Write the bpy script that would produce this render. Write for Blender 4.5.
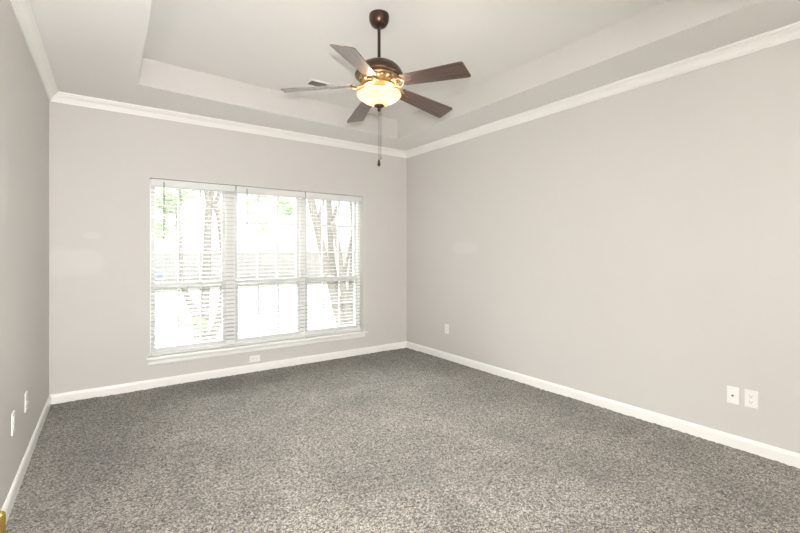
import bpy, bmesh, math, random
from mathutils import Vector, Matrix, noise

for o in list(bpy.data.objects):
    bpy.data.objects.remove(o, do_unlink=True)
SC = bpy.context.scene
COL = SC.collection
PI = math.pi

# ------------------------------------------------------------------ camera
cam_d = bpy.data.cameras.new('camera')
cam = bpy.data.objects.new('camera', cam_d)
COL.objects.link(cam)
cam_d.sensor_width = 36.0
cam_d.lens = 418.0 * 36.0 / 800.0
cam_d.shift_y = -(266.5 - 252.5) / 800.0
cam_d.clip_start = 0.02
cam_d.clip_end = 300
cam.location = (0, 0, 1.32)
cam.rotation_euler = (PI / 2, 0, -math.atan2(292, 418))
SC.camera = cam

# ------------------------------------------------------------------ sky, flash, exposure
world = bpy.data.worlds.new('overcast_sky')
SC.world = world
world.use_nodes = True
bg = world.node_tree.nodes['Background']
bg.inputs['Color'].default_value = (1.0, 1.0, 1.0, 1)
bg.inputs['Strength'].default_value = 1.25

def light(name, kind, loc, energy, color, **kw):
    d = bpy.data.lights.new(name, kind)
    d.energy = energy
    d.color = color
    for k, v in kw.items():
        setattr(d, k, v)
    o = bpy.data.objects.new(name, d)
    o.location = loc
    COL.objects.link(o)
    return o

# sun veiled by thin bright cloud, standing beyond the fence
sun = light('veiled_sun', 'SUN', (0, 40, 30), 31, (1.0, 0.99, 0.98), angle=math.radians(42))
sun.rotation_euler = Vector((0.10, -0.82, -0.56)).to_track_quat('-Z', 'Y').to_euler()

# the photographer's flash, mounted just above the lens
flash = light('camera_flash', 'SPOT', (0.0, -0.03, 1.46), 325, (1.0, 0.99, 0.98), shadow_soft_size=0.012,
              spot_size=math.radians(150), spot_blend=1.0)
flash.rotation_euler = Vector((0.12, 1.0, -0.14)).to_track_quat('-Z', 'Y').to_euler()

# added fill lamp behind the camera, turned up to bounce off the ceiling
bounce = light('bounce_fill_lamp', 'AREA', (0.25, -1.4, 0.9), 185, (1.0, 0.995, 0.99), size=0.7, spread=math.radians(105))
bounce.rotation_euler = Vector((-0.35, 0.12, 0.93)).to_track_quat('-Z', 'Y').to_euler()

SC.view_settings.view_transform = 'Standard'
SC.view_settings.look = 'None'
SC.view_settings.gamma = 1.0
SC.view_settings.use_curve_mapping = False
SC.view_settings.exposure = 0.30
SC.cycles.max_bounces = 14
SC.cycles.diffuse_bounces = 8
SC.cycles.glossy_bounces = 4
SC.cycles.transparent_max_bounces = 24

# ------------------------------------------------------------------ room dimensions
XL, XR, YB, YN = -0.42, 3.422, 4.732, -1.9
SPLAY = 0.0166                 # the long wall runs out of square by about a degree
ZS, ZT = 2.717, 2.948           # soffit, tray
ZCB = 2.637                     # bottom of the crown moulding
WX0, WX1, WZ0, WZ1 = 0.335, 2.717, 0.300, 2.048
GROUND = -0.35

# ------------------------------------------------------------------ materials
def new_mat(name):
    m = bpy.data.materials.new(name)
    m.use_nodes = True
    nt = m.node_tree
    return m, nt, nt.nodes['Principled BSDF']

def plain(name, col, rough=0.5, metal=0.0, spec=0.5, bump=0.0, bscale=60, coat=0.0, var=0.04, vscale=6.0):
    """procedural base: slight colour mottling and a fine bump"""
    m, nt, p = new_mat(name)
    N, L = nt.nodes, nt.links
    tc = N.new('ShaderNodeTexCoord')
    nz = N.new('ShaderNodeTexNoise')
    nz.inputs['Scale'].default_value = vscale
    nz.inputs['Detail'].default_value = 4
    L.new(tc.outputs['Object'], nz.inputs['Vector'])
    mix = N.new('ShaderNodeMix'); mix.data_type = 'RGBA'
    mix.inputs['A'].default_value = tuple(c * (1 - var) for c in col) + (1,)
    mix.inputs['B'].default_value = tuple(min(1, c * (1 + var)) for c in col) + (1,)
    L.new(nz.outputs['Fac'], mix.inputs['Factor'])
    L.new(mix.outputs['Result'], p.inputs['Base Color'])
    p.inputs['Roughness'].default_value = rough
    p.inputs['Metallic'].default_value = metal
    p.inputs['Specular IOR Level'].default_value = spec
    p.inputs['Coat Weight'].default_value = coat
    p.inputs['Coat Roughness'].default_value = 0.12
    if bump > 0:
        n2 = N.new('ShaderNodeTexNoise')
        n2.inputs['Scale'].default_value = bscale
        n2.inputs['Detail'].default_value = 3
        L.new(tc.outputs['Object'], n2.inputs['Vector'])
        b = N.new('ShaderNodeBump')
        b.inputs['Strength'].default_value = bump
        b.inputs['Distance'].default_value = 0.004
        L.new(n2.outputs['Fac'], b.inputs['Height'])
        L.new(b.outputs['Normal'], p.inputs['Normal'])
    return m

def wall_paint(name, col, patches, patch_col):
    """eggshell wall paint with slightly lighter, soft-edged patches; patches: (centre, half sizes) in metres"""
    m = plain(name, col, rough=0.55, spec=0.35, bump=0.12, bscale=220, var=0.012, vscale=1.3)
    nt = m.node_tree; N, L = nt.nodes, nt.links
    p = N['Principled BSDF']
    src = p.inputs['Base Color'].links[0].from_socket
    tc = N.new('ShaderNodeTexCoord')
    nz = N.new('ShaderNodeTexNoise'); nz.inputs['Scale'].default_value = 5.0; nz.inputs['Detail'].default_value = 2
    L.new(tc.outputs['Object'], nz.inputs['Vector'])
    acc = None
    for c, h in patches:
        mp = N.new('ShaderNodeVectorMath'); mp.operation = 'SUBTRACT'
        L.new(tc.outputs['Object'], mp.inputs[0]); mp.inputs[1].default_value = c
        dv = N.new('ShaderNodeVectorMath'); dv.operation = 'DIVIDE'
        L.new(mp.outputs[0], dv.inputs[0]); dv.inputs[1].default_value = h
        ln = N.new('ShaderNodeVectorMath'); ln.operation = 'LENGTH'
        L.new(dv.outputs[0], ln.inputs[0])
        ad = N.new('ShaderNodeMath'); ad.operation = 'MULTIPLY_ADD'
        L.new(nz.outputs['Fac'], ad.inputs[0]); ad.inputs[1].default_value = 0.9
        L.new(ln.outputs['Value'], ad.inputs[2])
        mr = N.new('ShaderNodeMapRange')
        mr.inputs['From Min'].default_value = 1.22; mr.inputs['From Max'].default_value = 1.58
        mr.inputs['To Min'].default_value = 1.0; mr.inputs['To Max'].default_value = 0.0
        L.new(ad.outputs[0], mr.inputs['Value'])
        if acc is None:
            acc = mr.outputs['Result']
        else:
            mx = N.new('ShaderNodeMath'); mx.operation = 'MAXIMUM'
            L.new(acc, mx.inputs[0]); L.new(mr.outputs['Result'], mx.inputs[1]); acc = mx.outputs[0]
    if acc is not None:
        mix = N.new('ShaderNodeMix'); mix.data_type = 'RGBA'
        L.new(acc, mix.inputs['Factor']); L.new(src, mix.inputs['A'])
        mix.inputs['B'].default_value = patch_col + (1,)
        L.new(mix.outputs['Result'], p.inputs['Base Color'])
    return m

WALL = (0.605, 0.588, 0.564)
PATCH = (0.635, 0.619, 0.597)  # tone of the slightly lighter wall patches
M = {}
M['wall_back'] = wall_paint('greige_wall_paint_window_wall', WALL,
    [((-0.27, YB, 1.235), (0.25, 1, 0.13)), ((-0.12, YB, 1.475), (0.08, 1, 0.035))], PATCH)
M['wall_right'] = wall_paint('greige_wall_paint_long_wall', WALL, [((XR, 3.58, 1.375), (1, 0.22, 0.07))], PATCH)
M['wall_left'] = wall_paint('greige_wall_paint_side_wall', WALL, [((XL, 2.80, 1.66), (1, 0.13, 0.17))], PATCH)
M['wall'] = wall_paint('greige_wall_paint', WALL, [], PATCH)
M['ceiling'] = plain('flat_ceiling_paint', (0.83, 0.818, 0.796), rough=0.85, spec=0.2, bump=0.15, bscale=180, var=0.012, vscale=1.5)
M['trim'] = plain('white_trim_paint', (0.88, 0.868, 0.842), rough=0.35, spec=0.5, var=0.01)
M['vinyl'] = plain('white_window_vinyl', (0.70, 0.705, 0.695), rough=0.4, var=0.01)
M['plate'] = plain('white_plastic_plate', (0.84, 0.835, 0.81), rough=0.3, var=0.01)
M['slot'] = plain('dark_slot', (0.03, 0.028, 0.026), rough=0.6)
M['steel'] = plain('brushed_steel', (0.45, 0.44, 0.42), rough=0.35, metal=1.0)
M['bronze'] = plain('oil_rubbed_bronze', (0.085, 0.052, 0.036), rough=0.32, metal=0.75, spec=0.5, var=0.15, vscale=14)
M['antique'] = plain('antique_brass', (0.36, 0.235, 0.115), rough=0.36, metal=0.85, var=0.25, vscale=30)
M['brass'] = plain('polished_brass', (0.78, 0.52, 0.13), rough=0.2, metal=1.0, var=0.05)
M['rod'] = plain('dark_bronze_rod', (0.06, 0.04, 0.03), rough=0.35, metal=0.7)
M['gap'] = plain('grey_register_metal', (0.42, 0.40, 0.36), rough=0.6)
M['duct'] = plain('dark_duct', (0.13, 0.12, 0.10), rough=0.9)
M['bark'] = plain('pale_smooth_bark', (0.155, 0.144, 0.128), rough=0.85, bump=0.5, bscale=25, var=0.25, vscale=7)
M['fence'] = plain('weathered_cedar', (0.50, 0.49, 0.47), rough=0.9, bump=0.3, bscale=20, var=0.25, vscale=3)
M['sticker'] = plain('blue_sticker', (0.40, 0.52, 0.78), rough=0.5)
M['cord'] = plain('white_ladder_cord', (0.80, 0.79, 0.76), rough=0.8)
M['wand'] = plain('smoky_clear_wand', (0.20, 0.20, 0.20), rough=0.25)
M['headrail_top'] = plain('grey_headrail_metal', (0.22, 0.21, 0.21), rough=0.45)

def lawn_mat():
    m = plain('sunlit_dry_lawn', (0.30, 0.30, 0.26), rough=0.95, spec=0.1, bump=0.4, bscale=30, var=0.2, vscale=1.2)
    return m
M['lawn'] = lawn_mat()

def leaf_mat(name, col):
    m, nt, p = new_mat(name)
    N, L = nt.nodes, nt.links
    info = N.new('ShaderNodeNewGeometry')
    mix = N.new('ShaderNodeMix'); mix.data_type = 'RGBA'
    mix.inputs['A'].default_value = tuple(c * 0.8 for c in col) + (1,)
    mix.inputs['B'].default_value = tuple(min(1, c * 1.25) for c in col) + (1,)
    L.new(info.outputs['Random Per Island'], mix.inputs['Factor'])
    L.new(mix.outputs['Result'], p.inputs['Base Color'])
    p.inputs['Roughness'].default_value = 0.5
    tr = N.new('ShaderNodeBsdfTranslucent')
    L.new(mix.outputs['Result'], tr.inputs['Color'])
    ms = N.new('ShaderNodeMixShader'); ms.inputs['Fac'].default_value = 0.5
    L.new(p.outputs['BSDF'], ms.inputs[1]); L.new(tr.outputs['BSDF'], ms.inputs[2])
    L.new(ms.outputs['Shader'], N['Material Output'].inputs['Surface'])
    return m
M['leaf'] = leaf_mat('spring_green_leaves', (0.23, 0.32, 0.17))
M['leaf_shrub'] = leaf_mat('yellow_green_leaves', (0.20, 0.34, 0.11))

def slat_mat():
    m, nt, p = new_mat('white_faux_wood_slat')
    N, L = nt.nodes, nt.links
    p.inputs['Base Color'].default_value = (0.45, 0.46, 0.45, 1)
    p.inputs['Roughness'].default_value = 0.35
    tr = N.new('ShaderNodeBsdfTranslucent'); tr.inputs['Color'].default_value = (0.85, 0.85, 0.82, 1)
    tc = N.new('ShaderNodeTexCoord')
    nz = N.new('ShaderNodeTexNoise'); nz.inputs['Scale'].default_value = 12
    L.new(tc.outputs['Object'], nz.inputs['Vector'])
    mr = N.new('ShaderNodeMapRange'); mr.inputs['To Min'].default_value = 0.01; mr.inputs['To Max'].default_value = 0.02
    L.new(nz.outputs['Fac'], mr.inputs['Value'])
    ms = N.new('ShaderNodeMixShader')
    L.new(mr.outputs['Result'], ms.inputs['Fac'])
    L.new(p.outputs['BSDF'], ms.inputs[1]); L.new(tr.outputs['BSDF'], ms.inputs[2])
    L.new(ms.outputs['Shader'], N['Material Output'].inputs['Surface'])
    return m
M['slat'] = slat_mat()

def pane_mat():
    """clear pane with a faint veiling glare mixed into the material"""
    m, nt, p = new_mat('glare_veiled_window_glass')
    N, L = nt.nodes, nt.links
    N.remove(p)
    t = N.new('ShaderNodeBsdfTransparent'); t.inputs['Color'].default_value = (0.97, 0.98, 0.97, 1)
    g = N.new('ShaderNodeBsdfGlossy'); g.inputs['Roughness'].default_value = 0.02
    fr = N.new('ShaderNodeFresnel'); fr.inputs['IOR'].default_value = 1.45
    m1 = N.new('ShaderNodeMixShader')
    L.new(fr.outputs['Fac'], m1.inputs['Fac']); L.new(t.outputs['BSDF'], m1.inputs[1]); L.new(g.outputs['BSDF'], m1.inputs[2])
    tr = N.new('ShaderNodeBsdfTranslucent'); tr.inputs['Color'].default_value = (0.95, 0.95, 0.93, 1)  # whitish translucent share that imitates window glare
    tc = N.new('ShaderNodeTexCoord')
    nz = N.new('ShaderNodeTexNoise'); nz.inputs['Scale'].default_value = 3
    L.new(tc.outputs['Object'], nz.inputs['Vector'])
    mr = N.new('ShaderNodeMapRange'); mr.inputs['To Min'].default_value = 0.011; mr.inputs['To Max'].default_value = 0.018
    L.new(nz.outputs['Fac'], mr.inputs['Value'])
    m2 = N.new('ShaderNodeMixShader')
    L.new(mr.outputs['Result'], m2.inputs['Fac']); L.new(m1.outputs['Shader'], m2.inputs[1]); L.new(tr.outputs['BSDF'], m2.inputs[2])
    L.new(m2.outputs['Shader'], N['Material Output'].inputs['Surface'])
    return m
M['pane'] = pane_mat()

def bowl_mat():
    m, nt, p = new_mat('alabaster_glass')
    N, L = nt.nodes, nt.links
    tc = N.new('ShaderNodeTexCoord')
    wv = N.new('ShaderNodeTexWave'); wv.bands_direction = 'Z'
    wv.inputs['Scale'].default_value = 14; wv.inputs['Distortion'].default_value = 5; wv.inputs['Detail'].default_value = 2
    wv.inputs['Detail Scale'].default_value = 1.5
    L.new(tc.outputs['Object'], wv.inputs['Vector'])
    mix = N.new('ShaderNodeMix'); mix.data_type = 'RGBA'
    mix.inputs['A'].default_value = (0.80, 0.70, 0.55, 1)
    mix.inputs['B'].default_value = (0.92, 0.86, 0.76, 1)
    L.new(wv.outputs['Fac'], mix.inputs['Factor'])
    L.new(mix.outputs['Result'], p.inputs['Base Color'])
    p.inputs['Roughness'].default_value = 0.25
    tr = N.new('ShaderNodeBsdfTranslucent')
    L.new(mix.outputs['Result'], tr.inputs['Color'])
    ms = N.new('ShaderNodeMixShader'); ms.inputs['Fac'].default_value = 0.5
    L.new(p.outputs['BSDF'], ms.inputs[1]); L.new(tr.outputs['BSDF'], ms.inputs[2])
    L.new(ms.outputs['Shader'], N['Material Output'].inputs['Surface'])
    return m
M['bowl'] = bowl_mat()

def bulb_mat():
    m, nt, p = new_mat('lit_bulb')
    p.inputs['Base Color'].default_value = (0.9, 0.85, 0.75, 1)
    p.inputs['Emission Color'].default_value = (1.0, 0.82, 0.60, 1)
    p.inputs['Emission Strength'].default_value = 68
    return m
M['bulb'] = bulb_mat()

def blade_mat():
    m, nt, p = new_mat('walnut_laminate')
    N, L = nt.nodes, nt.links
    tc = N.new('ShaderNodeTexCoord')
    mp = N.new('ShaderNodeMapping'); mp.inputs['Scale'].default_value = (2.2, 42, 42)
    L.new(tc.outputs['Object'], mp.inputs['Vector'])
    nz = N.new('ShaderNodeTexNoise'); nz.inputs['Scale'].default_value = 2.0; nz.inputs['Detail'].default_value = 6
    nz.inputs['Roughness'].default_value = 0.65
    L.new(mp.outputs['Vector'], nz.inputs['Vector'])
    cr = N.new('ShaderNodeValToRGB')
    cr.color_ramp.elements[0].position = 0.3; cr.color_ramp.elements[0].color = (0.045, 0.026, 0.019, 1)
    cr.color_ramp.elements[1].position = 0.72; cr.color_ramp.elements[1].color = (0.155, 0.098, 0.074, 1)
    L.new(nz.outputs['Fac'], cr.inputs['Fac'])
    L.new(cr.outputs['Color'], p.inputs['Base Color'])
    p.inputs['Roughness'].default_value = 0.38
    p.inputs['Specular IOR Level'].default_value = 0.3
    p.inputs['Coat Weight'].default_value = 1.0
    p.inputs['Coat IOR'].default_value = 1.7
    p.inputs['Coat Roughness'].default_value = 0.16
    return m
M['blade'] = blade_mat()

def carpet_mat():
    m, nt, p = new_mat('flecked_grey_carpet')
    N, L = nt.nodes, nt.links
    tc = N.new('ShaderNodeTexCoord')
    # tufts: one tone per tuft, warped so that no grid shows
    wn = N.new('ShaderNodeTexNoise'); wn.inputs['Scale'].default_value = 90; wn.inputs['Detail'].default_value = 2
    L.new(tc.outputs['Object'], wn.inputs['Vector'])
    wmix = N.new('ShaderNodeMix'); wmix.data_type = 'RGBA'; wmix.blend_type = 'LINEAR_LIGHT'
    wmix.inputs['Factor'].default_value = 0.008
    L.new(tc.outputs['Object'], wmix.inputs['A']); L.new(wn.outputs['Color'], wmix.inputs['B'])
    vo = N.new('ShaderNodeTexVoronoi'); vo.inputs['Scale'].default_value = 150
    L.new(wmix.outputs['Result'], vo.inputs['Vector'])
    sep = N.new('ShaderNodeSeparateColor'); L.new(vo.outputs['Color'], sep.inputs['Color'])
    n1 = N.new('ShaderNodeTexNoise'); n1.inputs['Scale'].default_value = 75; n1.inputs['Detail'].default_value = 3
    L.new(tc.outputs['Object'], n1.inputs['Vector'])
    sm = N.new('ShaderNodeMath'); sm.operation = 'MULTIPLY_ADD'
    L.new(sep.outputs['Red'], sm.inputs[0]); sm.inputs[1].default_value = 0.55
    mul = N.new('ShaderNodeMath'); mul.operation = 'MULTIPLY'; mul.inputs[1].default_value = 0.45
    L.new(n1.outputs['Fac'], mul.inputs[0]); L.new(mul.outputs[0], sm.inputs[2])
    cr = N.new('ShaderNodeValToRGB')
    e = cr.color_ramp.elements
    e[0].position = 0.22; e[0].color = (0.028, 0.024, 0.020, 1)
    e[1].position = 0.80; e[1].color = (0.39, 0.358, 0.305, 1)
    x = e.new(0.5); x.color = (0.136, 0.123, 0.102, 1)
    L.new(sm.outputs[0], cr.inputs['Fac'])
    # brushed areas of the pile
    n2 = N.new('ShaderNodeTexNoise'); n2.inputs['Scale'].default_value = 1.7; n2.inputs['Detail'].default_value = 5
    n2.inputs['Roughness'].default_value = 0.6; n2.inputs['Distortion'].default_value = 0.6
    L.new(tc.outputs['Object'], n2.inputs['Vector'])
    mr = N.new('ShaderNodeMapRange'); mr.inputs['From Min'].default_value = 0.3; mr.inputs['From Max'].default_value = 0.7
    mr.inputs['To Min'].default_value = 0.74; mr.inputs['To Max'].default_value = 1.24
    L.new(n2.outputs['Fac'], mr.inputs['Value'])
    vm = N.new('ShaderNodeVectorMath'); vm.operation = 'SCALE'
    L.new(cr.outputs['Color'], vm.inputs[0]); L.new(mr.outputs['Result'], vm.inputs['Scale'])
    L.new(vm.outputs[0], p.inputs['Base Color'])
    p.inputs['Roughness'].default_value = 1.0
    p.inputs['Specular IOR Level'].default_value = 0.05
    p.inputs['Sheen Weight'].default_value = 0.25
    p.inputs['Sheen Roughness'].default_value = 0.6
    b = N.new('ShaderNodeBump'); b.inputs['Strength'].default_value = 0.9; b.inputs['Distance'].default_value = 0.008
    L.new(sm.outputs[0], b.inputs['Height']); L.new(b.outputs['Normal'], p.inputs['Normal'])
    return m
M['carpet'] = carpet_mat()

# ------------------------------------------------------------------ mesh helpers
def link(name, bm, mat, parent=None, loc=None, rot=None, smooth=False, bevel=0.0, autosm=False):
    me = bpy.data.meshes.new(name)
    bmesh.ops.recalc_face_normals(bm, faces=bm.faces)
    bm.to_mesh(me); bm.free()
    me.materials.append(mat)
    if smooth:
        for f in me.polygons: f.use_smooth = True
        if autosm:
            me.set_sharp_from_angle(angle=math.radians(38))
    o = bpy.data.objects.new(name, me)
    COL.objects.link(o)
    if parent: o.parent = parent
    if loc: o.location = loc
    if rot: o.rotation_euler = rot
    if bevel:
        b = o.modifiers.new('edge', 'BEVEL'); b.width = bevel; b.segments = 2; b.limit_method = 'ANGLE'
    return o

def box(bm, x0, x1, y0, y1, z0, z1, mtx=None):
    vs = [bm.verts.new((x, y, z)) for x in (x0, x1) for y in (y0, y1) for z in (z0, z1)]
    if mtx is not None:
        for v in vs: v.co = mtx @ v.co
    for f in ((0, 1, 3, 2), (4, 6, 7, 5), (0, 4, 5, 1), (2, 3, 7, 6), (0, 2, 6, 4), (1, 5, 7, 3)):
        bm.faces.new([vs[i] for i in f])

def bx(*a):
    bm = bmesh.new(); box(bm, *a); return bm

def lathe(bm, prof, n=48, cx=0, cy=0, flute=None, mtx=None):
    rings = []
    for r, z in prof:
        ring = []
        for i in range(n):
            t = 2 * PI * i / n
            rr = r * (1 + (flute(t, z) if flute else 0))
            co = Vector((cx + rr * math.cos(t), cy + rr * math.sin(t), z))
            ring.append(bm.verts.new(mtx @ co if mtx is not None else co))
        rings.append(ring)
    for a, b in zip(rings, rings[1:]):
        for i in range(n):
            j = (i + 1) % n
            bm.faces.new((a[i], a[j], b[j], b[i]))
    for ring in (rings[0], rings[-1]):
        bm.faces.new(ring)

def tube(bm, pts, radii, n=10):
    pts = [Vector(p) for p in pts]
    if not isinstance(radii, (list, tuple)): radii = [radii] * len(pts)
    rings = []
    ref = Vector((0.31, 0.17, 0.93)).normalized()
    for i, p in enumerate(pts):
        d = (pts[min(i + 1, len(pts) - 1)] - pts[max(i - 1, 0)]).normalized()
        u = d.cross(ref)
        if u.length < 0.05: u = d.cross(Vector((1, 0, 0)))
        u.normalize(); w = d.cross(u)
        rings.append([bm.verts.new(p + (u * math.cos(2 * PI * k / n) + w * math.sin(2 * PI * k / n)) * radii[i]) for k in range(n)])
    for a, b in zip(rings, rings[1:]):
        for k in range(n):
            j = (k + 1) % n
            bm.faces.new((a[k], a[j], b[j], b[k]))
    bm.faces.new(rings[0]); bm.faces.new(rings[-1])

def prism(bm, prof, axis, a0, a1):
    """closed profile swept along an axis; prof points are the two remaining coordinates"""
    def co(p, a):
        return (a, p[0], p[1]) if axis == 'x' else (p[0], a, p[1])
    A = [bm.verts.new(co(p, a0)) for p in prof]; B = [bm.verts.new(co(p, a1)) for p in prof]
    n = len(prof)
    for i in range(n):
        j = (i + 1) % n
        bm.faces.new((A[i], A[j], B[j], B[i]))
    bm.faces.new(A); bm.faces.new(B)

def curve_pts(ctrl, per=6):
    """Catmull-Rom through control tuples of any length"""
    P = [ctrl[0]] + list(ctrl) + [ctrl[-1]]
    out = []
    for i in range(1, len(P) - 2):
        for k in range(per):
            t = k / per
            out.append(tuple(0.5 * (2 * b + (c - a) * t + (2 * a - 5 * b + 4 * c - d) * t * t + (3 * b - a - 3 * c + d) * t ** 3)
                             for a, b, c, d in zip(P[i - 1], P[i], P[i + 1], P[i + 2])))
    out.append(tuple(ctrl[-1]))
    return out

def empty(name, loc, rot=(0, 0, 0)):
    o = bpy.data.objects.new(name, None)
    o.empty_display_size = 0.05
    o.location = loc; o.rotation_euler = rot
    COL.objects.link(o)
    return o

def tag(o, label, cat=None, group=None, kind=None):
    o['label'] = label
    if cat: o['category'] = cat
    if group: o['group'] = group
    if kind: o['kind'] = kind
    return o

def struct(o, label, cat):
    return tag(o, label, cat, kind='structure')

def splay(o):
    piv = Vector((XR, YB, 0))
    o.matrix_world = Matrix.Translation(piv) @ Matrix.Rotation(SPLAY, 4, 'Z') @ Matrix.Translation(-piv)
    return o

# ------------------------------------------------------------------ floor, walls, ceiling
def build_floor():
    bm = bmesh.new()
    sx, sy = 0.012, 0.012
    nx = int((XR - XL + 0.16) / sx); ny = int((YB - YN + 0.04) / sy)
    grid = []
    for j in range(ny + 1):
        row = []
        for i in range(nx + 1):
            x = XL - 0.02 + i * sx; y = YN - 0.02 + j * sy
            z = 0.006 * noise.noise((x * 38, y * 38, 0.0)) + 0.004 * noise.noise((x * 3.1, y * 3.1, 5.0)) \
                + 0.004 * noise.noise((x * 95, y * 95, 9.0)) - 0.002
            row.append(bm.verts.new((x, y, z)))
        grid.append(row)
    for j in range(ny):
        for i in range(nx):
            bm.faces.new((grid[j][i], grid[j][i + 1], grid[j + 1][i + 1], grid[j + 1][i]))
    o = link('floor', bm, M['carpet'], smooth=True)
    return struct(o, 'flecked grey-brown cut pile carpet covering the whole floor', 'floor')
build_floor()

T = 0.18
bm = bmesh.new()
box(bm, XL - T, WX0, YB, YB + T, -0.4, 3.1)
box(bm, WX1, XR + T, YB, YB + T, -0.4, 3.1)
box(bm, WX0, WX1, YB, YB + T, -0.4, WZ0 - 0.02)
box(bm, WX0, WX1, YB, YB + T, WZ1, 3.1)
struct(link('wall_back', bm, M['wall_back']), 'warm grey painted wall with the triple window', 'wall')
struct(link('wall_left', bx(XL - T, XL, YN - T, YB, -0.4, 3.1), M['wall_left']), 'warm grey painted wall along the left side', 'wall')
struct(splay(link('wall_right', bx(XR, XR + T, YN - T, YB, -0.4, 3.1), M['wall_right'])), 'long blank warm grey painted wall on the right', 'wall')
struct(link('wall_front', bx(XL, XR + 0.12, YN - T, YN, -0.4, 3.1), M['wall']), 'warm grey wall behind the viewer', 'wall')

def build_ceiling():
    bm = bmesh.new()
    inner = [(0.205, 0.56), (2.975, 0.56), (2.922, 4.235), (0.205, 4.095)]
    outer = [(XL, YN), (XR + 0.14, YN), (XR + 0.03, YB), (XL, YB)]
    I0 = [bm.verts.new((x, y, ZS)) for x, y in inner]
    O0 = [bm.verts.new((x, y, ZS)) for x, y in outer]
    I1 = [bm.verts.new((x, y, ZT)) for x, y in inner]
    O1 = [bm.verts.new((x, y, 3.1)) for x, y in outer]
    for i in range(4):
        j = (i + 1) % 4
        bm.faces.new((O0[i], O0[j], I0[j], I0[i]))
        bm.faces.new((I0[i], I0[j], I1[j], I1[i]))
        bm.faces.new((O0[i], O0[j], O1[j], O1[i]))
    bm.faces.new(I1); bm.faces.new(O1)
    risers = [1, 4, 7, 10]          # the step of the tray is in the wall colour
    c = struct(link('ceiling', bm, M['ceiling']), 'off-white tray ceiling with a recessed centre', 'ceiling')
    c.data.materials.append(M['wall'])
    for i in risers: c.data.polygons[i].material_index = 1
build_ceiling()

# baseboards
BH, BT = 0.082, 0.014
bprof = [(0, -0.02), (BT, -0.02), (BT, BH - 0.022), (BT - 0.003, BH - 0.010), (BT - 0.008, BH - 0.003), (BT - 0.010, BH), (0, BH)]
bm = bmesh.new(); prism(bm, [(YB - a, z) for a, z in bprof], 'x', XL, XR)
struct(link('baseboard_back', bm, M['trim']), 'white baseboard under the window', 'baseboard')
bm = bmesh.new(); prism(bm, [(XL + a, z) for a, z in bprof], 'y', YN, YB)
struct(link('baseboard_left', bm, M['trim']), 'white baseboard along the left wall', 'baseboard')
bm = bmesh.new(); prism(bm, [(XR - a, z) for a, z in bprof], 'y', YN, YB)
struct(splay(link('baseboard_right', bm, M['trim'])), 'white baseboard along the right wall', 'baseboard')

# crown moulding
cprof = [(0, ZCB), (0.010, ZCB), (0.012, ZCB + 0.010), (0.017, ZCB + 0.014), (0.020, ZCB + 0.022), (0.028, ZCB + 0.038), (0.042, ZCB + 0.053),
         (0.050, ZCB + 0.057), (0.052, ZCB + 0.064), (0.062, ZCB + 0.067), (0.064, ZS + 0.004), (0, ZS + 0.004)]
bm = bmesh.new(); prism(bm, [(YB - a, z) for a, z in cprof], 'x', XL, XR)
struct(link('trim_1', bm, M['trim']), 'white crown moulding above the window wall', 'crown moulding')
bm = bmesh.new(); prism(bm, [(XL + a, z) for a, z in cprof], 'y', YN, YB)
struct(link('trim_2', bm, M['trim']), 'white crown moulding above the left wall', 'crown moulding')
bm = bmesh.new(); prism(bm, [(XR - a, z) for a, z in cprof], 'y', YN, YB)
struct(splay(link('trim_3', bm, M['trim'])), 'white crown moulding above the right wall', 'crown moulding')

# window stool and apron
bm = bmesh.new()
box(bm, WX0 - 0.035, WX1 + 0.045, YB - 0.042, YB, WZ0 - 0.024, WZ0)
box(bm, WX0 + 0.001, WX1 - 0.001, YB, YB + 0.10, WZ0 - 0.024, WZ0)
st = struct(link('trim_4', bm, M['trim'], bevel=0.005), 'white window sill board running under all three windows', 'window sill')
bm = bmesh.new()
prism(bm, [(YB, WZ0 - 0.078), (YB - 0.010, WZ0 - 0.078), (YB - 0.016, WZ0 - 0.066), (YB - 0.016, WZ0 - 0.040), (YB - 0.026, WZ0 - 0.025), (YB, WZ0 - 0.025)], 'x', WX0 - 0.02, WX1 + 0.03)
link('apron', bm, M['trim'], st)

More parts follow.
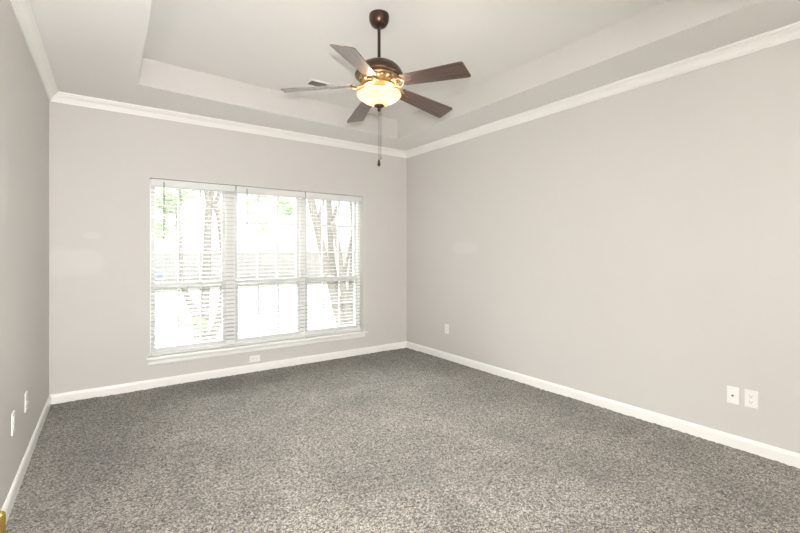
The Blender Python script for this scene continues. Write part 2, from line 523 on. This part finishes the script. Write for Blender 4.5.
# ------------------------------------------------------------------ windows (nine over six sashes)
GLASS = [(0.387, 1.018), (1.182, 1.863), (1.992, 2.650)]
UNITX = [(WX0, 1.10), (1.10, 1.928), (1.928, WX1)]
YF0, YF1 = YB + 0.078, YB + 0.165
ZM0, ZM1 = 0.945, 1.015
def build_window(n):
    g0, g1 = GLASS[n]; u0, u1 = UNITX[n]
    root = empty('window_%d' % (n + 1), ((u0 + u1) / 2, YB + 0.12, WZ0))
    struct(root, ['white nine-over-six sash window on the left of the three', 'white nine-over-six sash window in the middle of the three',
                  'white nine-over-six sash window on the right, nearest the corner'][n], 'window')
    off = -Vector(root.location)
    def P(name, bm, mat, **k):
        bmesh.ops.translate(bm, vec=off, verts=bm.verts)
        return link(name, bm, mat, root, **k)
    s = 0.036
    zb, zt = WZ0, WZ1
    bm = bmesh.new()
    box(bm, u0, g0 - s, YF0, YF1, zb, zt); box(bm, g1 + s, u1, YF0, YF1, zb, zt)
    box(bm, g0 - s, g1 + s, YF0, YF1, zt - 0.03, zt); box(bm, g0 - s, g1 + s, YF0, YF1, zb, zb + 0.028)
    P('window_frame', bm, M['trim'])
    def sash(name, z0, z1, y0, rows, bot, top):
        y1 = y0 + 0.032
        gz0, gz1 = z0 + bot, z1 - top
        bm = bmesh.new()
        box(bm, g0 - s, g0, y0, y1, z0, z1); box(bm, g1, g1 + s, y0, y1, z0, z1)
        box(bm, g0, g1, y0, y1, z0, gz0); box(bm, g0, g1, y0, y1, gz1, z1)
        for k in (1, 2):
            x = g0 + (g1 - g0) * k / 3
            box(bm, x - 0.009, x + 0.009, y0 + 0.008, y1 - 0.006, gz0, gz1)
        for k in range(1, rows):
            z = gz0 + (gz1 - gz0) * k / rows
            box(bm, g0, g1, y0 + 0.0085, y1 - 0.0065, z - 0.009, z + 0.009)
        so = P(name, bm, M['vinyl'])
        gb = bmesh.new()
        ym = (y0 + y1) / 2 + 0.001
        box(gb, g0 - 0.004, g1 + 0.004, ym - 0.0015, ym + 0.0015, gz0 - 0.004, gz1 + 0.004)
        bmesh.ops.translate(gb, vec=off, verts=gb.verts)
        link('glass_pane', gb, M['pane'], so)
        return so
    up = sash('upper_sash', ZM0 + 0.008, zt - 0.03, YF0 + 0.045, 3, 0.045, 0.036)
    lo = sash('lower_sash', zb + 0.028, ZM1, YF0 + 0.010, 2, 0.05, 0.045)
    bm = bmesh.new()
    xm = (g0 + g1) / 2
    box(bm, xm - 0.025, xm + 0.025, YF0 - 0.006, YF0 + 0.012, ZM1, ZM1 + 0.012)
    bmesh.ops.translate(bm, vec=off, verts=bm.verts)
    link('sash_lock', bm, M['vinyl'], lo, bevel=0.002)
    if n == 0:
        bm = bmesh.new()
        mt = Matrix.Translation((0.437, YF0 + 0.058, 1.078)) @ Matrix.Rotation(PI / 2, 4, 'X') @ Matrix.Scale(1.5, 4, (1, 0, 0))
        lathe(bm, [(0.021, -0.0006), (0.021, 0.0006)], n=32, mtx=mt)
        bmesh.ops.translate(bm, vec=off, verts=bm.verts)
        d = link('sticker', bm, M['sticker'], up)
        d['label'] = 'small pale blue oval sticker on the glass'
for n in range(3):
    build_window(n)

# ------------------------------------------------------------------ blinds
BL = [(0.342, 1.133), (1.139, 1.927), (1.933, 2.711)]
YS = YB + 0.034
def build_blind(n):
    x0, x1 = BL[n]
    rng = random.Random(40 + n)
    root = empty('window_blind', ((x0 + x1) / 2, YS, WZ1))
    tag(root, ['white slatted blind on the left window, over the forked tree trunk', 'white slatted blind on the middle window, over the fence',
               'white slatted blind on the right window, nearest the room corner'][n], 'blind', 'white slatted blinds across the triple window')
    off = -Vector(root.location)
    def P(name, bm, mat, **k):
        par = k.pop('par', root)
        bmesh.ops.translate(bm, vec=off, verts=bm.verts)
        return link(name, bm, mat, par, **k)
    hr = P('headrail', bx(x0 + 0.004, x1 - 0.004, YB + 0.014, YB + 0.062, WZ1 - 0.052, WZ1 - 0.003), M['headrail_top'])
    P('valance', bx(x0, x1, YB - 0.004, YB + 0.006, WZ1 - 0.076, WZ1 - 0.006), M['vinyl'], bevel=0.003)
    bm = bmesh.new()
    z = WZ1 - 0.094; zend = WZ0 + 0.050; pitch = 0.0425
    zs = []
    while z > zend:
        zs.append(z); z -= pitch
    for z in zs:
        tilt = math.radians(3 + rng.uniform(-1.2, 1.2)); sag = rng.uniform(-0.001, 0.001)
        m = Matrix.Translation(((x0 + x1) / 2, YS, z + sag)) @ Matrix.Rotation(tilt, 4, 'X')
        h = (x1 - x0) / 2 - 0.006
        # gently crowned slat, 50 mm deep
        prof = [(-0.024, -0.0010), (-0.012, 0.0002), (0, 0.0006), (0.012, 0.0002), (0.024, -0.0010),
                (0.024, 0.0010), (0.012, 0.0022), (0, 0.0026), (-0.012, 0.0022), (-0.024, 0.0010)]
        A = [bm.verts.new(m @ Vector((-h, a, b))) for a, b in prof]; B = [bm.verts.new(m @ Vector((h, a, b))) for a, b in prof]
        for i in range(10):
            j = (i + 1) % 10
            bm.faces.new((A[i], A[j], B[j], B[i]))
        bm.faces.new(A); bm.faces.new(B)
    P('slats', bm, M['slat'])
    zr = WZ0 + 0.008
    P('bottom_rail', bx(x0 + 0.004, x1 - 0.004, YS - 0.025, YS + 0.025, zr, zr + 0.017), M['vinyl'], bevel=0.004)
    w = x1 - x0
    for fx in (0.13, 0.87):
        x = x0 + w * fx
        bm = bmesh.new()
        for dy in (-0.027, 0.027):
            tube(bm, [(x, YS + dy, WZ1 - 0.06), (x, YS + dy, zr + 0.01)], 0.0009, 6)
        P('ladder_cord', bm, M['cord'])
    if n < 2:
        xw = x0 + 0.112
        bm = bmesh.new()
        tube(bm, [(xw, YB - 0.012, WZ1 - 0.035), (xw, YB - 0.012, 1.385)], 0.0042, 6)
        box(bm, xw - 0.003, xw + 0.003, YB - 0.014, YB + 0.02, WZ1 - 0.040, WZ1 - 0.032)
        wd = P('tilt_wand', bm, M['wand'])
for n in range(3):
    build_blind(n)

# ------------------------------------------------------------------ ceiling fan
FX, FY, FZ = 1.523, 2.430, 2.918
def build_fan():
    root = empty('ceiling_fan', (FX, FY, ZT + 0.002))
    root.scale = (1.021, 1.021, 1.021)
    root.rotation_mode = 'QUATERNION'          # hangs a touch out of plumb
    root.rotation_quaternion = Matrix.Rotation(-0.014, 3, Vector((0.82, -0.572, 0))).to_quaternion()
    tag(root, 'five-blade bronze ceiling fan with a lit bowl light hanging from the tray ceiling', 'ceiling fan')
    def P(name, bm, mat, par=None, **k):
        bmesh.ops.translate(bm, vec=(0, 0, -FZ), verts=bm.verts)
        return link(name, bm, mat, par or root, **k)
    bm = bmesh.new()
    lathe(bm, curve_pts([(0.063, FZ), (0.066, FZ - 0.006), (0.067, FZ - 0.024), (0.063, FZ - 0.048), (0.053, FZ - 0.068), (0.038, FZ - 0.081), (0.016, FZ - 0.085)], 4))
    P('canopy', bm, M['bronze'], smooth=True, autosm=True)
    bm = bmesh.new()
    lathe(bm, [(0.0105, FZ - 0.08), (0.0105, 2.590)], 20)
    lathe(bm, [(0.017, 2.620), (0.019, 2.616), (0.019, 2.595), (0.017, 2.590)], 24)
    P('downrod', bm, M['rod'], smooth=True, autosm=True)
    bm = bmesh.new()
    lathe(bm, curve_pts([(0.016, 2.602), (0.040, 2.600), (0.080, 2.590), (0.118, 2.570), (0.146, 2.541), (0.160, 2.512), (0.161, 2.502), (0.156, 2.494), (0.128, 2.492)], 4), 64)
    P('motor_housing', bm, M['bronze'], smooth=True, autosm=True)
    bm = bmesh.new()
    def fl(t, z):
        return 0.035 * math.cos(16 * t) * max(0, 1 - abs(z - 2.466) / 0.024)
    lathe(bm, curve_pts([(0.122, 2.497), (0.132, 2.490), (0.126, 2.482), (0.128, 2.468), (0.118, 2.450), (0.104, 2.440), (0.110, 2.433), (0.106, 2.426), (0.080, 2.422)], 4), 128, flute=fl)
    for k in range(16):
        t = 2 * PI * (k + .5) / 16
        m = Matrix.Translation((0.127 * math.cos(t), 0.127 * math.sin(t), 2.472)) @ Matrix.Scale(0.6, 4, (0, 0, 1))
        bmesh.ops.create_uvsphere(bm, u_segments=10, v_segments=6, radius=0.008, matrix=m)
    P('ornamental_band', bm, M['antique'], smooth=True, autosm=True)
    # fitter and stem of the light
    bm = bmesh.new()
    lathe(bm, curve_pts([(0.078, 2.428), (0.074, 2.418), (0.060, 2.408), (0.052, 2.396), (0.030, 2.390)], 4), 40)
    lathe(bm, [(0.006, 2.395), (0.006, 2.300)], 12)
    P('light_fitter', bm, M['antique'], smooth=True, autosm=True)
    # bowl: a thin shell, open at the top
    outer = curve_pts([(0.008, 2.304), (0.030, 2.305), (0.055, 2.311), (0.085, 2.325), (0.114, 2.343), (0.136, 2.357), (0.145, 2.366), (0.147, 2.371), (0.149, 2.376)], 4)
    inner = [(max(0.006, r - 0.004), z + 0.003) for r, z in reversed(outer)]
    bm = bmesh.new()
    n = 72; rings = []
    for r, z in outer + inner:
        rings.append([bm.verts.new((r * math.cos(2 * PI * i / n), r * math.sin(2 * PI * i / n), z)) for i in range(n)])
    rings.append(rings[0])
    for a, b in zip(rings, rings[1:]):
        for i in range(n):
            j = (i + 1) % n
            bm.faces.new((a[i], a[j], b[j], b[i]))
    bo = P('light_bowl', bm, M['bowl'], smooth=True)
    bo['label'] = 'glowing cream alabaster glass bowl'
    # bulbs
    rv = Vector((0.82, -0.572, 0))
    for sgn in (-1, 1):
        d = (rv * sgn * 0.75 + Vector((0, 0, -0.45))).normalized()
        base = rv * (sgn * 0.046 + 0.006) + Vector((0, 0, 2.386))
        m = Matrix.Translation(base) @ d.to_track_quat('Z', 'Y').to_matrix().to_4x4()
        bm = bmesh.new()
        lathe(bm, curve_pts([(0.004, 0.072), (0.013, 0.068), (0.021, 0.055), (0.0215, 0.042), (0.014, 0.022), (0.010, 0.012), (0.010, 0.0)], 3), 20, mtx=m)
        P('bulb', bm, M['bulb'], smooth=True)
        bm = bmesh.new()
        lathe(bm, [(0.012, 0.008), (0.013, 0.004), (0.013, -0.018), (0.010, -0.024)], 20, mtx=m)
        P('bulb_socket', bm, M['plate'], smooth=True, autosm=True)
    bm = bmesh.new()
    lathe(bm, curve_pts([(0.006, 2.310), (0.028, 2.308), (0.035, 2.302), (0.029, 2.294), (0.014, 2.287), (0.011, 2.281), (0.013, 2.276), (0.008, 2.268), (0.002, 2.261)], 4), 32)
    P('finial', bm, M['bronze'], smooth=True, autosm=True)
    # blades
    R0, R1, pit, zb, droop = 0.175, 0.640, -0.25, 2.449, 0.090
    bme = None; bri = None
    for k in range(5):
        th = 3.84 - k * math.radians(72)
        if bme is None:
            bm = bmesh.new()
            def halfw(x): return 0.051 + (0.0735 - 0.051) * (x - R0) / (R1 - R0)
            side = []
            xs = [R0 + 0.012 + (R1 - R0 - 0.03) * i / 12 for i in range(13)]
            top = [(R0, halfw(R0) - 0.014), (R0 + 0.004, halfw(R0) - 0.004)] + [(x, halfw(x)) for x in xs]
            hw = halfw(R1)
            top += [(R1 - 0.008, hw - 0.003), (R1 - 0.001, hw - 0.012)]
            outline = top + [(x, -y) for x, y in reversed(top)]
            A = [bm.verts.new((x, y, -0.003)) for x, y in outline]; B = [bm.verts.new((x, y, 0.003)) for x, y in outline]
            for i in range(len(A)):
                j = (i + 1) % len(A)
                bm.faces.new((A[i], A[j], B[j], B[i]))
            bm.faces.new(A); bm.faces.new(B)
            b = link('blade', bm, M['blade'], root); bme = b.data
            # scrolled blade bracket, drawn in the blade's own frame
            bm = bmesh.new()
            for s in (-1, 1):
                c = [(0.098, s * 0.010, 0.008), (0.122, s * 0.030, -0.006), (0.150, s * 0.042, -0.014), (0.178, s * 0.032, -0.010), (0.196, s * 0.014, 0.001), (0.235, s * 0.006, 0.0075)]
                tube(bm, curve_pts(c, 5), 0.0065, 8)
                sc = []
                for q in range(15):
                    a = q / 14 * 1.6 * PI; r = 0.017 * (1 - q / 20)
                    sc.append((0.140 + r * math.cos(a + 2.2), s * (0.020 + r * math.sin(a + 2.2)), -0.006 - q * 0.0006))
                tube(bm, sc, 0.004, 8)
            pl = [(0.180, -0.022), (0.200, -0.034), (0.225, -0.030), (0.262, -0.010), (0.268, 0), (0.262, 0.010), (0.225, 0.030), (0.200, 0.034), (0.180, 0.022)]
            A = [bm.verts.new((x, y, 0.0032)) for x, y in pl]; B = [bm.verts.new((x, y, 0.0075)) for x, y in pl]
            for i in range(len(A)):
                j = (i + 1) % len(A)
                bm.faces.new((A[i], A[j], B[j], B[i]))
            bm.faces.new(A); bm.faces.new(B)
            for x, y in ((0.205, 0.018), (0.205, -0.018), (0.245, 0)):
                lathe(bm, [(0.005, -0.0045), (0.005, -0.0031)], 10, x, y)
            r = link('blade_bracket', bm, M['antique'], b, smooth=True, autosm=True); bri = r.data
        else:
            b = bpy.data.objects.new('blade', bme); COL.objects.link(b); b.parent = root
            r = bpy.data.objects.new('blade_bracket', bri); COL.objects.link(r); r.parent = b
        b.matrix_local = Matrix.Translation((0, 0, zb - FZ)) @ Matrix.Rotation(th, 4, 'Z') @ Matrix.Rotation(droop, 4, 'Y') @ Matrix.Rotation(pit, 4, 'X')
    # pull chains
    for sgn, zend, fob in ((-1, 1.930, True), (1, 1.955, False)):
        a = 0.006 + 0.0065 * sgn
        x, y = 0.82 * a, -0.572 * a
        bm = bmesh.new()
        tube(bm, [(x, y, 2.29), (x, y, zend)], 0.0011, 6)
        zz = 2.28
        while zz > zend:
            bmesh.ops.create_icosphere(bm, subdivisions=1, radius=0.0022, matrix=Matrix.Translation((x, y, zz)))
            zz -= 0.0075
        ch = P('pull_chain', bm, M['rod'])
        bm = bmesh.new()
        if fob:
            lathe(bm, curve_pts([(0.003, zend + 0.012), (0.006, zend + 0.004), (0.009, zend - 0.012), (0.011, zend - 0.022), (0.008, zend - 0.030), (0.003, zend - 0.034)], 4), 16, x, y)
            P('chain_fob', bm, M['bronze'], par=ch, smooth=True)
        else:
            lathe(bm, [(0.002, zend + 0.004), (0.004, zend), (0.004, zend - 0.010), (0.002, zend - 0.014)], 12, x, y)
            P('chain_end', bm, M['antique'], par=ch, smooth=True)
build_fan()

# ------------------------------------------------------------------ ceiling register
def build_vent():
    root = empty('ceiling_vent', (1.655, 3.760, ZT))
    tag(root, 'small grey louvred air vent set in the tray ceiling behind the fan', 'vent')
    w, d = 0.102, 0.075
    bm = bmesh.new()
    for a in ((-w, -w + 0.022, -d, d), (w - 0.022, w, -d, d), (-w + 0.022, w - 0.022, -d, -d + 0.022), (-w + 0.022, w - 0.022, d - 0.022, d)):
        box(bm, *a, -0.008, 0)
    link('vent_frame', bm, M['ceiling'], root, bevel=0.002)
    link('duct_back', bx(-w + 0.022, w - 0.022, -d + 0.022, d - 0.022, -0.0012, 0), M['duct'], root)
    bm = bmesh.new()
    for k in range(8):
        y = -d + 0.03 + k * (2 * d - 0.06) / 7
        m = Matrix.Translation((0, y, -0.006)) @ Matrix.Rotation(math.radians(35), 4, 'X')
        box(bm, -w + 0.022, w - 0.022, -0.007, 0.007, -0.0006, 0.0006, m)
    link('louvres', bm, M['gap'], root)
build_vent()

# ------------------------------------------------------------------ wall plates (local: x across, z up, -y into the room)
def plate_mesh():
    bm = bmesh.new()
    w, h = 0.035, 0.0575
    prof = [(w, h, 0.0), (w, h, 0.003), (w - 0.004, h - 0.004, 0.0055)]
    rings = []
    for a, b, y in prof:
        rings.append([bm.verts.new((sx * a, -y, sz * b)) for sx, sz in ((-1, -1), (1, -1), (1, 1), (-1, 1))])
    for r0, r1 in zip(rings, rings[1:]):
        for i in range(4):
            bm.faces.new((r0[i], r0[(i + 1) % 4], r1[(i + 1) % 4], r1[i]))
    bm.faces.new(rings[0]); bm.faces.new(rings[-1])
    return bm
def disc(r, y0, y1, x=0, z=0, n=20):
    bm = bmesh.new()
    lathe(bm, [(r, y0), (r, y1)], n, mtx=Matrix.Translation((x, 0, z)) @ Matrix.Rotation(PI / 2, 4, 'X'))
    return bm
def outlet(loc, rot, label):
    root = empty('power_outlet', loc, rot)
    tag(root, label, 'outlet', 'white wall outlets near the floor')
    link('cover_plate', plate_mesh(), M['plate'], root)
    for s in (-1, 1):
        bm = bmesh.new()
        pts = []
        for q in range(24):
            a = 2 * PI * q / 24
            pts.append((0.0172 * math.cos(a), max(-0.0135, min(0.0135, 0.0172 * math.sin(a))) + s * 0.0195))
        A = [bm.verts.new((x, -0.005, z)) for x, z in pts]; B = [bm.verts.new((x, -0.0075, z)) for x, z in pts]
        for i in range(24):
            bm.faces.new((A[i], A[(i + 1) % 24], B[(i + 1) % 24], B[i]))
        bm.faces.new(A); bm.faces.new(B)
        rc = link('receptacle', bm, M['plate'], root)
        bm = bmesh.new()
        z = s * 0.0195
        box(bm, -0.0075, -0.0053, -0.0080, -0.0070, z - 0.002, z + 0.0065)
        box(bm, 0.0053, 0.0073, -0.0080, -0.0070, z - 0.001, z + 0.0060)
        lathe(bm, [(0.0027, 0.0070), (0.0027, 0.0080)], 12, mtx=Matrix.Translation((0, 0, z - 0.0072)) @ Matrix.Rotation(PI / 2, 4, 'X'))
        link('slot', bm, M['slot'], rc)
    link('screw', disc(0.0028, 0.005, 0.0066, n=14), M['plate'], root)
    return root
def cable_plate(loc, rot, label):
    root = empty('cable_plate', loc, rot)
    tag(root, label, 'wall plate', 'white cable plates near the floor')
    link('cover_plate', plate_mesh(), M['plate'], root)
    j = link('cable_jack', disc(0.0070, 0.005, 0.016), M['steel'], root)
    link('jack_hole', disc(0.0048, 0.0155, 0.0164), M['slot'], j)
    for s in (-1, 1):
        link('screw', disc(0.0028, 0.005, 0.0066, z=s * 0.041, n=14), M['plate'], root)
    return root
RR, RL = (0, 0, -PI / 2 + SPLAY), (0, 0, PI / 2)
outlet((3.485, 0.935, 0.3519), RR, 'white duplex outlet on the right wall, immediately right of the cable plate')
outlet((3.4358, 3.9037, 0.3742), RR, 'small far white outlet on the right wall near the room corner')
outlet((1.335, YB, 0.140), (0, PI / 2, 0), 'sideways white outlet low under the window, just above the baseboard')
outlet((XL, 3.03, 0.405), RL, 'white outlet on the left wall, the nearer of its two plates')
cable_plate((3.4834, 1.0321, 0.3501), RR, 'white cable plate with a dark centre jack beside the right wall outlet')
cable_plate((XL, 3.465, 0.392), RL, 'white cable plate with dark jack on left wall, towards the window wall')

# ------------------------------------------------------------------ brass door stop
def build_stop():
    root = empty('door_stop', (-0.3805, 2.463, 0.0))
    tag(root, 'polished brass post door stop on the carpet beside the left baseboard', 'door stop')
    bm = bmesh.new(); lathe(bm, curve_pts([(0.022, -0.004), (0.022, 0.008), (0.020, 0.013), (0.014, 0.016)], 3), 32)
    link('base_flange', bm, M['brass'], root, smooth=True, autosm=True)
    bm = bmesh.new(); lathe(bm, [(0.0175, 0.012), (0.0175, 0.188), (0.0165, 0.193), (0.0135, 0.197)], 32)
    link('post', bm, M['brass'], root, smooth=True, autosm=True)
    bm = bmesh.new(); lathe(bm, [(0.0115, 0.196), (0.0115, 0.200), (0.008, 0.2025)], 24)
    link('bumper_cap', bm, M['brass'], root, smooth=True, autosm=True)
build_stop()

# ------------------------------------------------------------------ outside
bm = bmesh.new()
bmesh.ops.create_grid(bm, x_segments=40, y_segments=40, size=45)
for v in bm.verts:
    v.co.y += YB + T + 45
    v.co.z = GROUND + 0.02 * noise.noise((v.co.x * 0.4, v.co.y * 0.4, 0))
struct(link('ground', bm, M['lawn']), 'bright lawn outside the window', 'ground')

def build_fence():
    y = 23.0; x0, x1 = -3.5, 18.5
    root = empty('wooden_fence', ((x0 + x1) / 2, y, GROUND))
    tag(root, 'weathered grey wooden picket fence across the far side of the yard', 'fence')
    rng = random.Random(3)
    bm = bmesh.new(); x = x0
    while x < x1:
        h = 1.74 + rng.uniform(-0.015, 0.015); w = 0.146
        dy = rng.uniform(-0.004, 0.004)
        box(bm, x - (x0 + x1) / 2, x + w - (x0 + x1) / 2, dy - 0.009, dy + 0.009, -0.02, h)
        x += 0.155
    link('pickets', bm, M['fence'], root)
    for z in (0.30, 0.95, 1.55):
        link('rail', bx(x0 - (x0 + x1) / 2, x1 - (x0 + x1) / 2, 0.013, 0.055, z, z + 0.09), M['fence'], root)
    k = x0 + 0.5
    while k < x1:
        link('post', bx(k - (x0 + x1) / 2 - 0.045, k - (x0 + x1) / 2 + 0.045, 0.055, 0.145, -0.05, 1.72), M['fence'], root)
        k += 2.44
build_fence()

def leaves(bm, c, rad, n, rng, size=0.05):
    for _ in range(n):
        while True:
            p = Vector((rng.uniform(-1, 1), rng.uniform(-1, 1), rng.uniform(-1, 1)))
            if p.length < 1: break
        p = Vector(c) + Vector((p.x * rad[0], p.y * rad[1], p.z * rad[2]))
        s = size * rng.uniform(0.7, 1.3)
        m = Matrix.Translation(p) @ Matrix.Rotation(rng.uniform(0, 2 * PI), 4, 'Z') @ Matrix.Rotation(rng.uniform(-1.2, 1.2), 4, 'X')
        a = [(-s * 0.5, 0, 0), (0, -s * 0.25, 0.08 * s), (s * 0.5, 0, 0), (0, s * 0.25, 0.08 * s)]
        bm.faces.new([bm.verts.new(m @ Vector(q)) for q in a])

LEFT_STEMS = [
    [(1.115, 6.6, -0.351, 0.1158), (1.118, 6.619, 0.036, 0.0943), (1.155, 6.637, 0.408, 0.0657), (1.178, 6.656, 0.785, 0.0587), (1.199, 6.675, 1.357, 0.0553), (1.21, 6.694, 1.786, 0.0517), (1.236, 6.712, 2.026, 0.0483), (1.288, 6.731, 2.3, 0.0337), (1.334, 6.75, 2.593, 0.0264)],
    [(1.067, 6.55, -0.104, 0.0644), (1.027, 6.5, 0.393, 0.0566), (0.905, 6.45, 0.702, 0.0417), (0.824, 6.4, 0.985, 0.0376), (0.794, 6.35, 1.489, 0.0339), (0.77, 6.3, 1.823, 0.0335), (0.769, 6.25, 2.152, 0.03), (0.746, 6.2, 2.473, 0.0264)],
    [(1.169, 6.6, -0.098, 0.0655), (1.267, 6.62, 0.106, 0.0626), (1.368, 6.64, 0.404, 0.0559), (1.425, 6.66, 0.907, 0.0488), (1.411, 6.68, 1.433, 0.0451), (1.366, 6.7, 1.883, 0.0413), (1.286, 6.72, 2.015, 0.0374)],
    [(1.231, 6.72, 2.011, 0.0372), (1.191, 6.653, 2.164, 0.033), (1.113, 6.587, 2.396, 0.0289), (1.063, 6.52, 2.637, 0.0214)],
    [(1.286, 6.72, 1.985, 0.0374), (1.373, 6.803, 2.18, 0.0304), (1.448, 6.887, 2.381, 0.0271), (1.524, 6.97, 2.699, 0.0236)],
    [(0.763, 6.25, 1.952, 0.0166), (0.664, 6.2, 2.006, 0.0098), (0.568, 6.15, 2.071, 0.0051)],
    [(0.775, 6.3, 1.689, 0.0168), (0.646, 6.25, 1.642, 0.0099), (0.528, 6.2, 1.584, 0.0052)],
    [(0.757, 6.2, 2.079, 0.0165), (0.856, 6.225, 2.116, 0.01), (0.957, 6.25, 2.168, 0.0054)],
    [(0.8, 6.35, 1.489, 0.0135), (0.901, 6.375, 1.602, 0.0069), (1.017, 6.4, 1.69, 0.0042)],
    [(1.334, 6.75, 2.563, 0.0264), (1.694, 6.8, 2.58, 0.0196), (2.051, 6.85, 2.4, 0.0146), (2.399, 6.9, 2.153, 0.0084), (2.592, 6.95, 1.999, 0.0052)],
    [(1.694, 6.8, 2.58, 0.0172), (1.887, 6.833, 2.239, 0.0096), (1.992, 6.867, 1.911, 0.0073), (2.066, 6.9, 1.623, 0.0049)],
]
LEFT_CLUMPS = [
    ((0.641, 6.2, 1.978), (0.13, 0.3, 0.143), 260),
    ((0.55, 6.2, 1.636), (0.077, 0.3, 0.129), 120),
    ((0.876, 6.2, 2.088), (0.107, 0.3, 0.08), 60),
    ((0.984, 6.35, 1.658), (0.069, 0.3, 0.083), 25),
    ((2.148, 6.85, 2.262), (0.164, 0.3, 0.131), 130),
    ((2.434, 6.9, 2.104), (0.135, 0.3, 0.118), 130),
    ((2.05, 6.9, 1.769), (0.131, 0.3, 0.163), 90),
    ((2.538, 6.9, 1.992), (0.068, 0.3, 0.085), 40),
    ((1.876, 6.85, 2.08), (0.096, 0.3, 0.192), 60),
]
RIGHT_STEMS = [
    [(3.687, 6.9, -0.789, 0.3066), (3.666, 6.9, -0.304, 0.2505), (3.604, 6.9, 0.11, 0.1662)],
    [(3.583, 6.9, -0.109, 0.1383), (3.399, 6.857, 0.315, 0.0905), (3.26, 6.814, 0.741, 0.0713), (3.124, 6.771, 1.153, 0.0658), (3.01, 6.729, 1.537, 0.065), (2.917, 6.686, 1.842, 0.0642), (2.826, 6.643, 2.123, 0.0634), (2.737, 6.6, 2.447, 0.0501)],
    [(3.63, 6.95, -0.122, 0.1209), (3.506, 6.992, 0.348, 0.0741), (3.425, 7.033, 0.812, 0.0693), (3.384, 7.075, 1.274, 0.0648), (3.384, 7.117, 1.738, 0.0604), (3.383, 7.158, 2.114, 0.056), (3.382, 7.2, 2.492, 0.0469)],
    [(3.406, 7.12, 1.832, 0.0373), (3.52, 7.187, 2.086, 0.0378), (3.638, 7.253, 2.328, 0.0384), (3.714, 7.32, 2.73, 0.034)],
    [(3.639, 6.85, -0.108, 0.1289), (3.541, 6.8, 0.456, 0.0728), (3.425, 6.75, 1.006, 0.0583), (3.331, 6.7, 1.453, 0.0487), (3.219, 6.65, 1.852, 0.0393)],
    [(3.75, 6.9, -0.22, 0.1307), (3.736, 6.914, 0.339, 0.1027), (3.744, 6.929, 0.805, 0.0749), (3.773, 6.943, 1.273, 0.0657), (3.802, 6.957, 1.706, 0.066), (3.789, 6.971, 2.122, 0.0566), (3.754, 6.986, 2.403, 0.0471), (3.74, 7.0, 2.781, 0.0377)],
    [(3.465, 6.75, 0.825, 0.036), (3.619, 6.85, 1.274, 0.0322), (3.756, 6.95, 1.649, 0.0282)],
    [(2.96, 6.7, 1.776, 0.043), (3.019, 6.667, 2.138, 0.0344), (3.041, 6.633, 2.394, 0.0301), (3.063, 6.6, 2.7, 0.0257)],
]

def tree(name, label, base, stems, clumps, group, seed, lm='leaf', leaf=0.065):
    """stems: lists of (x, y, z, radius) in world metres"""
    rng = random.Random(seed)
    root = empty(name, base)
    tag(root, label, 'tree', group)
    off = -Vector(base)
    bm = bmesh.new()
    for st in stems:
        pts = curve_pts(st, 6)
        tube(bm, [(p[0] + 0.006 * noise.noise((p[2] * 5, p[0] * 9, seed)), p[1], p[2]) for p in pts], [p[3] * (1 + 0.08 * noise.noise((p[2] * 7, p[0] * 3, seed))) for p in pts], 12)
    bmesh.ops.translate(bm, vec=off, verts=bm.verts)
    link('trunk', bm, M['bark'], root, smooth=True)
    bm = bmesh.new()
    for c, r, n in clumps: leaves(bm, c, (r[0] * 1.3, r[1], r[2] * 1.25), int(n * 2.2), rng, leaf)
    bmesh.ops.translate(bm, vec=off, verts=bm.verts)
    f = link('foliage', bm, M[lm], root)
    f['kind'] = 'stuff'
tree('yard_tree', 'pale forked multi-stem tree with green leaf sprays outside the left window', (1.115, 6.6, GROUND),
     LEFT_STEMS, LEFT_CLUMPS, 'pale multi-stem trees in the yard', 5)
tree('yard_tree', 'thick pale tree with a bundle of bare stems outside the right window', (3.67, 6.9, GROUND),
     RIGHT_STEMS, [], 'pale multi-stem trees in the yard', 8)

def shrub(base, label, clumps, seed, group):
    rng = random.Random(seed)
    root = empty('yard_shrub', base)
    tag(root, label, 'shrub', group)
    bm = bmesh.new(); bs = bmesh.new()
    for c, r, n in clumps:
        tube(bs, curve_pts([(0, 0, -0.03), (c[0] * 0.4, c[1] * 0.5, c[2] * 0.5), c], 4), [0.006] * 8 + [0.003], 6)
        leaves(bm, c, r, n, rng, 0.055)
    link('stem', bs, M['bark'], root)
    link('foliage', bm, M['leaf_shrub'], root)['kind'] = 'stuff'
shrub((0.90, 5.95, GROUND), 'small yellow-green shrub growing at the foot of the forked tree',
      [((0.06, 0, 0.72), (0.15, 0.15, 0.11), 190), ((-0.12, 0.05, 0.88), (0.08, 0.10, 0.10), 60), ((0.10, -0.05, 0.45), (0.14, 0.15, 0.14), 60)], 2, 'small shrubs at the tree feet')
shrub((2.95, 6.1, GROUND), 'sparse pale shrub growing left of the thick right tree',
      [((0.02, 0, 0.36), (0.14, 0.2, 0.18), 70), ((-0.11, 0.05, 0.60), (0.09, 0.12, 0.12), 30)], 4, 'small shrubs at the tree feet')
